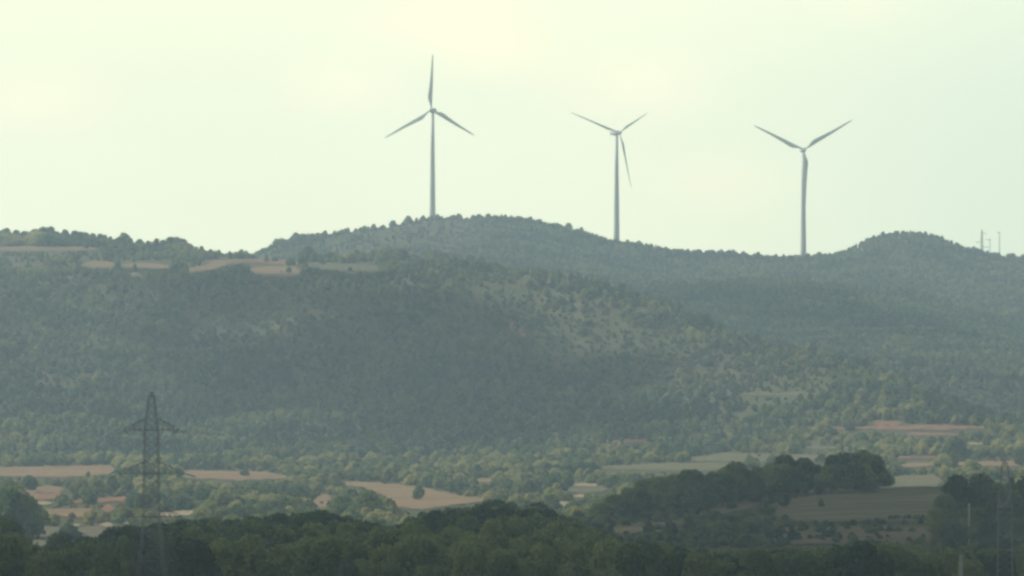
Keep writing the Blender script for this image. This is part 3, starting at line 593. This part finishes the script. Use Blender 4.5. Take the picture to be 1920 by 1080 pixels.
# --- hillsides
def hillside(name, d0, d1, sp, hmin, hmax, cond, meshes, label, cat, wmin=.72, wmax=1.08, marg=True):
    X, Y = cells(d0, d1, sp); H = rng.uniform(hmin, hmax, len(X)) * (1 + .45 * fbm(X / 35, Y / 35, 77)); Wr = rng.uniform(wmin, wmax, len(X)) * rng.choice([.8, 1, 1.35], len(X))
    H, bad = trim(X, Y, H, Wr); z, u, v, vt = info(X, Y, H); ok = cond(X, Y, z, u, v) & ~bad
    scatter_obj(name, pts(X, Y, z, H, Wr, ok), meshes, label, cat); return ok.sum()
def brown(u, v):
    c = np.clip((u - 820) / 700, 0, 1); mid = 570 + 150 * c
    w = 1 - np.clip(np.abs(v - mid) / (105 - 20 * c), 0, 1); return w * sm(u, 740, 900) * (1 - sm(u, 1480, 1640))
def c_front(X, Y, z, u, v):
    b = brown(u, v); n = fbm(X / 26, Y / 26, 51)
    p = np.clip(.95 - 1.0 * b - .5 * np.maximum(0, n), .16, 1); p = np.where((Y > 2560) & (u < 760), np.where(n > .1, .6, .10), p)
    return (rng.uniform(size=len(X)) < p) & (Y > np.interp(u, *LINES[10][0]) + 15)
hillside('hillside_forest', 2000, 2860, 5.4, 2.6, 5.6, c_front, PINE_FAR, 'pine forest covering the near hillside in cloud shadow', 'forest')
hillside('hillside_scrub', 2030, 2560, 3.9, 1.0, 2.4, lambda X, Y, z, u, v: (rng.uniform(size=len(X)) < .35 + .55 * brown(u, v)), SCRUB, 'dry brownish scrub on the open parts of the near hillside', 'scrub')
lowface = lambda Y, u: (u > 1130) & (Y < 2935 - np.maximum(0, u - 1550) * .35)
hillside('mid_ridge_forest', 2480, 3120, 5.7, 3.0, 5.8, lambda X, Y, z, u, v: (u > 900) & (Y > 2600 - (u - 900) * .12) & ~lowface(Y, u) & (rng.uniform(size=len(X)) < .93), PINE_FAR, 'pine forest on the upper part of the middle ridge at the right', 'forest')
hillside('shade_toned_forest', 2480, 2940, 5.2, 3.0, 5.4, lambda X, Y, z, u, v: (Y > 2600 - (u - 900) * .12) & lowface(Y, u) & (rng.uniform(size=len(X)) < .97), PINE_NEAR, 'dense pine wood behind the sloping spur at the right, shade put into darker needles', 'forest')  # darker pine foliage puts the shade behind the spur into the colour
def c_crest(X, Y, z, u, v):
    cd = np.interp(u, *LINES[14][0]); return (u > 1080) & (Y > cd - 60) & (Y < cd + 14) & (rng.uniform(size=len(X)) < .55)
hillside('crest_bushes', 2000, 2560, 5.2, 2.4, 4.6, c_crest, BUSH_MID, 'bushes along the crest of the sloping spur, paler leaves standing in for sunlight', 'bushes')  # paler leaf colour stands in for sunlight catching the crest
def c_far(X, Y, z, u, v):
    n = fbm(X / 30, Y / 30, 61); bare = sm(u, 560, 640) * (1 - sm(u, 860, 930))
    return (rng.uniform(size=len(X)) < np.clip(.95 - .75 * bare - .4 * np.maximum(0, n), .1, 1)) & (u > 380)
hillside('far_hill_forest', 3110, 3640, 5.9, 2.8, 4.8, c_far, PINE_FAR, 'hazy pine forest on the turbine ridge and knoll', 'forest')
hillside('far_hill_scrub', 3150, 3560, 5.5, 1.0, 2.2, lambda X, Y, z, u, v: (u > 440) & (rng.uniform(size=len(X)) < .6), SCRUB, 'low scrub on the bare flank under the first wind turbine', 'scrub')

# ------------------------------------------------------------------ wind turbines
def paint(name, col, rough=.5, metal=0.0):
    m = bpy.data.materials.new(name); m.use_nodes = True; b = m.node_tree.nodes['Principled BSDF']
    b.inputs['Roughness'].default_value = rough; b.inputs['Metallic'].default_value = metal
    n = N(m.node_tree, 'ShaderNodeTexNoise'); n.inputs['Scale'].default_value = .6; n.inputs['Detail'].default_value = 5
    g = N(m.node_tree, 'ShaderNodeNewGeometry'); L(m.node_tree, g.outputs['Position'], n.inputs[0])
    c = color_mix(m.node_tree, n.outputs['Fac'], tuple(x * .86 for x in col), col); L(m.node_tree, c, b.inputs['Base Color']); return m
M_WHITE = paint('turbine_paint', (.48, .50, .47)); M_STEEL = paint('galvanised_steel', (.145, .16, .155), .7, .1); M_GLASS = paint('glass_insulator', (.22, .42, .36), .2)
M_CONC = paint('concrete', (.24, .25, .22), .9); M_WALL = paint('shed_wall', (.62, .62, .58), .9); M_ROOF = paint('shed_roof', (.45, .60, .62), .6); M_DOOR = paint('shed_door', (.10, .13, .14), .7)
def blade(Lb, cw=1.0):
    """blade along +Z, chord along X, thickness along Y"""
    rings = []
    prof = [(0, .9, .9, 0), (.04, .9, .85, 0), (.10, 1.5, .75, .10), (.20, 3.0, .50, .30), (.26, 3.1, .45, .30), (.4, 2.5, .36, .22), (.6, 1.8, .26, .12), (.8, 1.25, .18, .06), (.95, .8, .12, .0), (1.0, .25, .06, 0)]
    for (t, c, th, off) in prof:
        tw = math.radians(14 * (1 - t) ** 2)
        ring = []
        for k in range(12):
            a = 2 * math.pi * k / 12; x = (math.cos(a) * c * .5 + off * c) * cw; y = math.sin(a) * th * .5 * (1 - .35 * math.cos(a))
            ring.append((x * math.cos(tw) - y * math.sin(tw), x * math.sin(tw) + y * math.cos(tw), t * Lb))
        rings.append(ring)
    m = MB(); m.rings(rings); return m
def turbine(uh, vh, vbase, tips, yaw, label, flip=1, cw=1.0):
    D = 3460.0; a = float(u2a(uh, vh)); x = a * D; zh = ZC + D * float(v2s(vh)); zb = float(zat(x, D)) - 1
    k = D / FPX
    r = empty('wind_turbine', (x, D, zb)); tag(r, label, 'wind turbine', 'wind turbines on the ridge')
    H = zh - zb
    m = MB(); m.rings([[(rr * math.cos(q), rr * math.sin(q), t * (H - 1.8)) for q in [i * math.pi / 10 for i in range(20)]] for t, rr in ((0, 2.15), (.1, 2.08), (.35, 1.85), (.36, 1.85), (.7, 1.45), (.71, 1.45), (1, 1.15))])
    m.build('tower', M_WHITE, r, True)
    fw = Vector((math.sin(yaw), -math.cos(yaw), 0))     # rotor faces this way
    nac = MB(); R = Matrix.Rotation(yaw, 3, 'Z')
    nac.rings([[R @ Vector((w * math.copysign(abs(math.cos(q)) ** .5, math.cos(q)), yy, hh * math.copysign(abs(math.sin(q)) ** .5, math.sin(q)))) + Vector((0, 0, H)) for q in [i * math.pi / 8 for i in range(16)]] for yy, w, hh in ((-2.4, 1.1, 1.1), (-1.9, 1.6, 1.6), (2, 1.75, 1.8), (5.6, 1.5, 1.5), (6.4, 1.1, 1.1))])
    nac.build('nacelle', M_WHITE, r, True)
    hub = MB(); hub.rings([[R @ Vector((w * math.cos(q), yy, w * math.sin(q))) + Vector((0, 0, H)) for q in [i * math.pi / 8 for i in range(16)]] for yy, w in ((-5.2, .15), (-5.0, .7), (-4.4, 1.15), (-3.4, 1.35), (-2.42, 1.3))])
    hb = hub.build('hub', M_WHITE, r, True)
    hc = Vector((0, 0, H)) + fw * 3.6
    for (du, dv, dy) in tips:
        d = Vector((du * k, dy * k, dv * k)) - fw * 0; Lb = d.length * 1.01; dz = d.normalized()
        ax = fw - dz * fw.dot(dz); ax.normalize(); cx = ax.cross(dz)
        Mx = Matrix((cx * flip, ax, dz)).transposed()
        bm_ = blade(Lb, cw); bm_.v = [Mx @ p + hc for p in bm_.v]
        bm_.build('blade', M_WHITE, r, True)
    return r
turbine(811, 207, 402, [(3, 105, 0), (-87, -51, 22), (81, -48, -20)], math.radians(-16), 'wind turbine on the highest hill, leftmost of the three, one blade straight up', cw=1.05)
turbine(1156, 249, 450, [(-93, 36, -40), (54, 41, 80), (22, -104, 5)], math.radians(38), 'middle wind turbine, rotor turned aside with one blade hanging down beside the tower', cw=.58)
turbine(1506, 281, 480, [(-94, 46, 10), (89, 55, -10), (2, -106, 0)], math.radians(8), 'rightmost wind turbine, two blades raised in a wide V', cw=1.05)

# ------------------------------------------------------------------ pylons
def lattice(m, levels, bar=.07, brace=.028):
    """levels: (z, half width); four legs with X bracing on the four faces"""
    for (z0, w0), (z1, w1) in zip(levels[:-1], levels[1:]):
        c0 = [Vector((sx * w0, sy * w0, z0)) for sx, sy in ((-1, -1), (1, -1), (1, 1), (-1, 1))]; c1 = [Vector((sx * w1, sy * w1, z1)) for sx, sy in ((-1, -1), (1, -1), (1, 1), (-1, 1))]
        for k in range(4):
            n = (k + 1) % 4; m.tube(c0[k], c1[k], bar, n=4); m.tube(c0[k], c1[n], brace, n=4); m.tube(c0[n], c1[k], brace, n=4); m.tube(c1[k], c1[n], brace, n=4)
def pylon(x, y, ztop, H, rz, label, group=None, bar=.07, brace=.028, s=1.0, strings=True, arms=((25.9, 4.2), (19.4, 5.0), (12.9, 4.6))):
    r = empty('electricity_pylon', (x, y, ztop - H * s), rz); r.scale = (s, s, s); tag(r, label, 'pylon', group)
    f = 1.0 if H < 50 else 1.0; off = H - 31.5; m = MB(); lv = []
    z = 0.0; zs = [0, max(.6, off + 1)] + [off + q for q in (3.4, 6.2, 8.6, 10.6)]
    while zs[-1] < 30.9 + off: zs.append(zs[-1] + 1.08)
    def hw(z): return float(np.interp(z - off, [0, 4, 11.5, 14, 25.9, 27.4, 31.5], [2.5, 2.0, 1.25, 1.12, 1.0, .8, .30]))
    lattice(m, [(z * f, hw(z)) for z in zs], bar, brace); m.tube((0, 0, H - 1), (0, 0, H), .12, n=4); m.box((0, 0, H - .05), (.7, .3, .15))
    m.build('mast', M_STEEL, r)
    for (za, hwid) in arms:
        za += off; a = MB(); w = hw(za)
        for sx in (-1, 1):
            tip = Vector((sx * hwid, 0, za))
            for sy in (-1, 1):
                low = Vector((sx * w, sy * w, za)); up = Vector((sx * w * .95, sy * w * .95, za + 1.75)); a.tube(low, tip, .075, n=4); a.tube(up, tip + Vector((0, 0, .12)), .05, n=4)
                for t in (.25, .5, .75): a.tube(low.lerp(tip, t), up.lerp(tip, t), .04, n=4); a.tube(low.lerp(tip, t), up.lerp(tip, max(0, t - .25)), .035, n=4)
            for t in (.2, .4, .6, .8): a.tube(Vector((sx * w, -w, za)).lerp(tip, t), Vector((sx * w, w, za)).lerp(tip, t), .035, n=4)
        for sy in (-1, 1): a.tube((-w, sy * w, za), (w, sy * w, za), .09, n=4)
        a.build('cross_arm', M_STEEL, r)
        if strings:
            for sx in (-1, 1):
                for (dx, dy) in ((1.5, -1.6), (-.9, 1.8)):
                    i = MB(); p = Vector((sx * hwid, 0, za - .05)); q = p + Vector((sx * dx, dy, -.45)); i.tube(p, q, .03, n=5)
                    for t in range(9): c = p.lerp(q, .12 + t * .1); i.tube(c, c + (q - p).normalized() * .1, .15, .08, n=8)
                    i.build('insulator', M_GLASS, r)
    return r
D1 = 560.0; x1 = float(u2a(284, 735)) * D1
pz = ZC + D1 * float(v2s(736)); pylon(x1, D1, pz, (pz - float(zat(x1, D1)) + .3) / .767, math.radians(12), 'tall lattice pylon with three cross arms rising from the foreground wood at the left', s=.767)
D2 = 560.0; x2 = float(u2a(1884, 864)) * D2; pz2 = ZC + D2 * float(v2s(862))
pylon(x2, D2, pz2, (pz2 - float(zat(x2, D2)) + .3) / .767, math.radians(78), 'dark lattice pylon at the right edge, only its narrow mast showing before the trees', arms=((24.5, 3.0),), strings=False, s=.767, bar=.045, brace=.02)
# far pylon and poles on the right skyline
D3 = 3500.0; x3 = float(u2a(1841, 432)) * D3; z3 = ZC + D3 * float(v2s(431)); H3 = z3 - float(zat(x3, D3)) + 1
r3 = empty('electricity_pylon', (x3, D3, z3 - H3)); tag(r3, 'small hazy lattice pylon on the skyline right of the knoll', 'pylon')
m = MB(); lattice(m, [(t * H3, 1.1 - .75 * t) for t in np.linspace(0, 1, 10)], .16, .1); m.build('mast', M_STEEL, r3)
for (t, xa, xb) in ((.86, -.5, 3.2), (.55, -4.2, .5), (.38, -.5, 5.0)):
    m = MB(); m.tube((xa, 0, t * H3), (xb, 0, t * H3 + .2), .2, .15, n=4); m.tube((0, 0, t * H3 + 1.3), (xa if abs(xa) > abs(xb) else xb, 0, t * H3 + .2), .12, n=4); m.build('cross_arm', M_STEEL, r3)
for (u_, vt_, rr, lab, bar) in [(1856, 447, .30, 'slim hazy pole just right of the small skyline pylon', 3.5), (1874, 434, .36, 'tall hazy pole standing alone near the right edge of the skyline', 2.2), (1890, 474, .25, 'short thin post on the skyline right of the tall pole', 0), (1899, 474, .25, 'short thin post beside the rightmost skyline bush', 1.5)]:
    x_ = float(u2a(u_, vt_)) * D3; zt = ZC + D3 * float(v2s(vt_)); zb = float(zat(x_, D3)) - 1
    r_ = empty('utility_pole', (x_, D3, zb)); tag(r_, lab, 'pole'); m = MB(); m.tube((0, 0, 0), (0, 0, zt - zb), rr, rr * .6, n=8); m.build('pole', M_CONC, r_)
    if bar:
        m = MB(); m.box((-bar * .3, 0, zt - zb - 1), (bar, .3, .3)); m.build('cross_arm', M_STEEL, r_)
        m = MB(); [m.tube((xx, 0, zt - zb - .85), (xx, 0, zt - zb - .2), .12, .08, n=6) for xx in (-bar * .7, 0)]; m.build('insulator', M_GLASS, r_)
# concrete poles by the right clump
for (u_, d_, vt_, lab) in [(1817, 868, 944, 'pale concrete pole standing before the huge dark trees at the right'), (1802, 500, 1041, 'pale concrete pole in the foreground wood at the lower right')]:
    x_ = float(u2a(u_, vt_)) * d_; zt = ZC + d_ * float(v2s(vt_)); zb = float(zat(x_, d_)) - .3
    r_ = empty('utility_pole', (x_, d_, zb)); tag(r_, lab, 'pole'); m = MB(); m.tube((0, 0, 0), (0, 0, zt - zb), .26, .16, n=8); m.build('pole', M_CONC, r_)
    m = MB(); m.box((0, 0, zt - zb - .35), (.16, 1.3, .14)); m.build('cross_arm', M_STEEL, r_)

# sheds
def shed(u_, v_, dmin, w, h, dp, lab, roofm):
    d_ = cast(u_, v_, dmin, 2960); x_ = float(u2a(u_, v_)) * d_; z_ = float(zat(x_, d_)) - .3
    r_ = empty('shed', (x_, d_, z_), math.radians(12)); tag(r_, lab, 'shed')
    m = MB(); m.box((0, 0, h / 2), (w, dp, h)); m.build('wall', M_WALL, r_)
    m = MB(); m.rings([[(-w * .56, -dp * .58, h + .01), (-w * .56, dp * .58, h + .01), (-w * .56, dp * .58, h + .12), (-w * .56, 0, h + w * .22), (-w * .56, -dp * .58, h + .12)], [(w * .56, -dp * .58, h + .01), (w * .56, dp * .58, h + .01), (w * .56, dp * .58, h + .12), (w * .56, 0, h + w * .22), (w * .56, -dp * .58, h + .12)]]); m.build('roof', roofm, r_)
    m = MB(); m.box((w * .15, -dp / 2 - .03, h * .4), (w * .22, .06, h * .8)); m.build('door', M_DOOR, r_)
shed(191, 921, 1200, 2.6, 1.6, 3, 'small shed with pale blue roof under the wide valley tree', M_ROOF)
shed(142, 921, 1200, 2.2, 1.3, 3, 'smaller shed with pale blue roof left of the other shed', M_ROOF)
shed(297, 516, 2440, 1.9, 2.0, 2, 'tiny white hut on the edge of the plateau', M_WALL)

# ------------------------------------------------------------------ clouds that shade the middle slope and the foreground
M_CLOUD = bpy.data.materials.new('cloud'); M_CLOUD.use_nodes = True; t = M_CLOUD.node_tree; t.nodes.clear()
o_ = N(t, 'ShaderNodeOutputMaterial'); d_ = N(t, 'ShaderNodeBsdfDiffuse'); d_.inputs[0].default_value = (.9, .9, .9, 1); tr = N(t, 'ShaderNodeBsdfTranslucent'); tr.inputs[0].default_value = (.9, .9, .9, 1)
mx = N(t, 'ShaderNodeMixShader'); mx.inputs[0].default_value = .12; L(t, d_.outputs[0], mx.inputs[1]); L(t, tr.outputs[0], mx.inputs[2]); L(t, mx.outputs[0], o_.inputs[0])
def cloud(lobes, alt, lab):
    r = np.random.RandomState(len(lobes)); V = []; F = []; o = 0; iv, jf = ICO2
    for (x, y, z, rx, ry) in lobes:
        k = (alt - float(zat(x, y))) / SUN_DIR.z; cx = x + SUN_DIR.x * k; cy = y + SUN_DIR.y * k
        n = max(5, int(rx * ry / 900))
        for _ in range(n):
            a = r.uniform(0, 6.28); q = math.sqrt(r.uniform(0, 1)); pr_ = min(rx, ry) * r.uniform(.28, .5)
            c = np.array([cx + math.cos(a) * q * (rx - pr_ * .6), cy + math.sin(a) * q * (ry - pr_ * .6), alt + r.uniform(-.1, .25) * pr_])
            V.append(iv * pr_ * (1 + r.uniform(-.12, .12, len(iv)))[:, None] * [1, 1, .5] + c); F.append(jf + o); o += len(iv)
    me = mesh_np('cloud', np.concatenate(V), np.concatenate(F), [M_CLOUD], True)
    tag(obj('cloud', me), lab, None, None, 'structure')
cloud([(-75, 2300, 0, 110, 120), (-10, 2230, 0, 85, 110), (-95, 2450, 40, 95, 70), (-25, 2110, -20, 95, 80), (50, 2120, -20, 55, 80), (70, 2885, 0, 60, 65), (112, 2840, 0, 75, 100), (155, 2745, 0, 65, 120), (205, 2660, 0, 55, 90)], 1500, 'puffy white cloud drifting high above the wooded slope')
cloud([(-60, 520, -20, 160, 190), (90, 560, -20, 160, 200), (-60, 800, -30, 120, 130), (60, 830, -20, 120, 150), (130, 1020, -10, 100, 110), (60, 1050, -10, 70, 80), (-80, 980, -20, 90, 70)], 1500, 'large white cloud drifting high above the foreground wood')

# ------------------------------------------------------------------ haze
hb = MB(); x_ = .76 * 4200; top = 290.0; bot = float(Z.min()) - 1.0
hb.box((0, (4260 - 560) / 2, (top + bot) / 2), (2 * x_, 4260 + 560, top - bot))
M_HAZE = bpy.data.materials.new('haze'); M_HAZE.use_nodes = True; t = M_HAZE.node_tree; t.nodes.clear()
o_ = N(t, 'ShaderNodeOutputMaterial'); pv = N(t, 'ShaderNodeVolumePrincipled'); L(t, pv.outputs[0], o_.inputs['Volume'])
pv.inputs['Density'].default_value = HAZE_DENSITY; pv.inputs['Color'].default_value = HAZE_COLOR + (1,); pv.inputs['Anisotropy'].default_value = .2
tag(hb.build('haze', M_HAZE), 'pale blue green haze filling the air over the valley', 'haze', None, 'stuff')
print('TERRAIN', Z.min(), Z.max(), 'objects', len(bpy.data.objects))
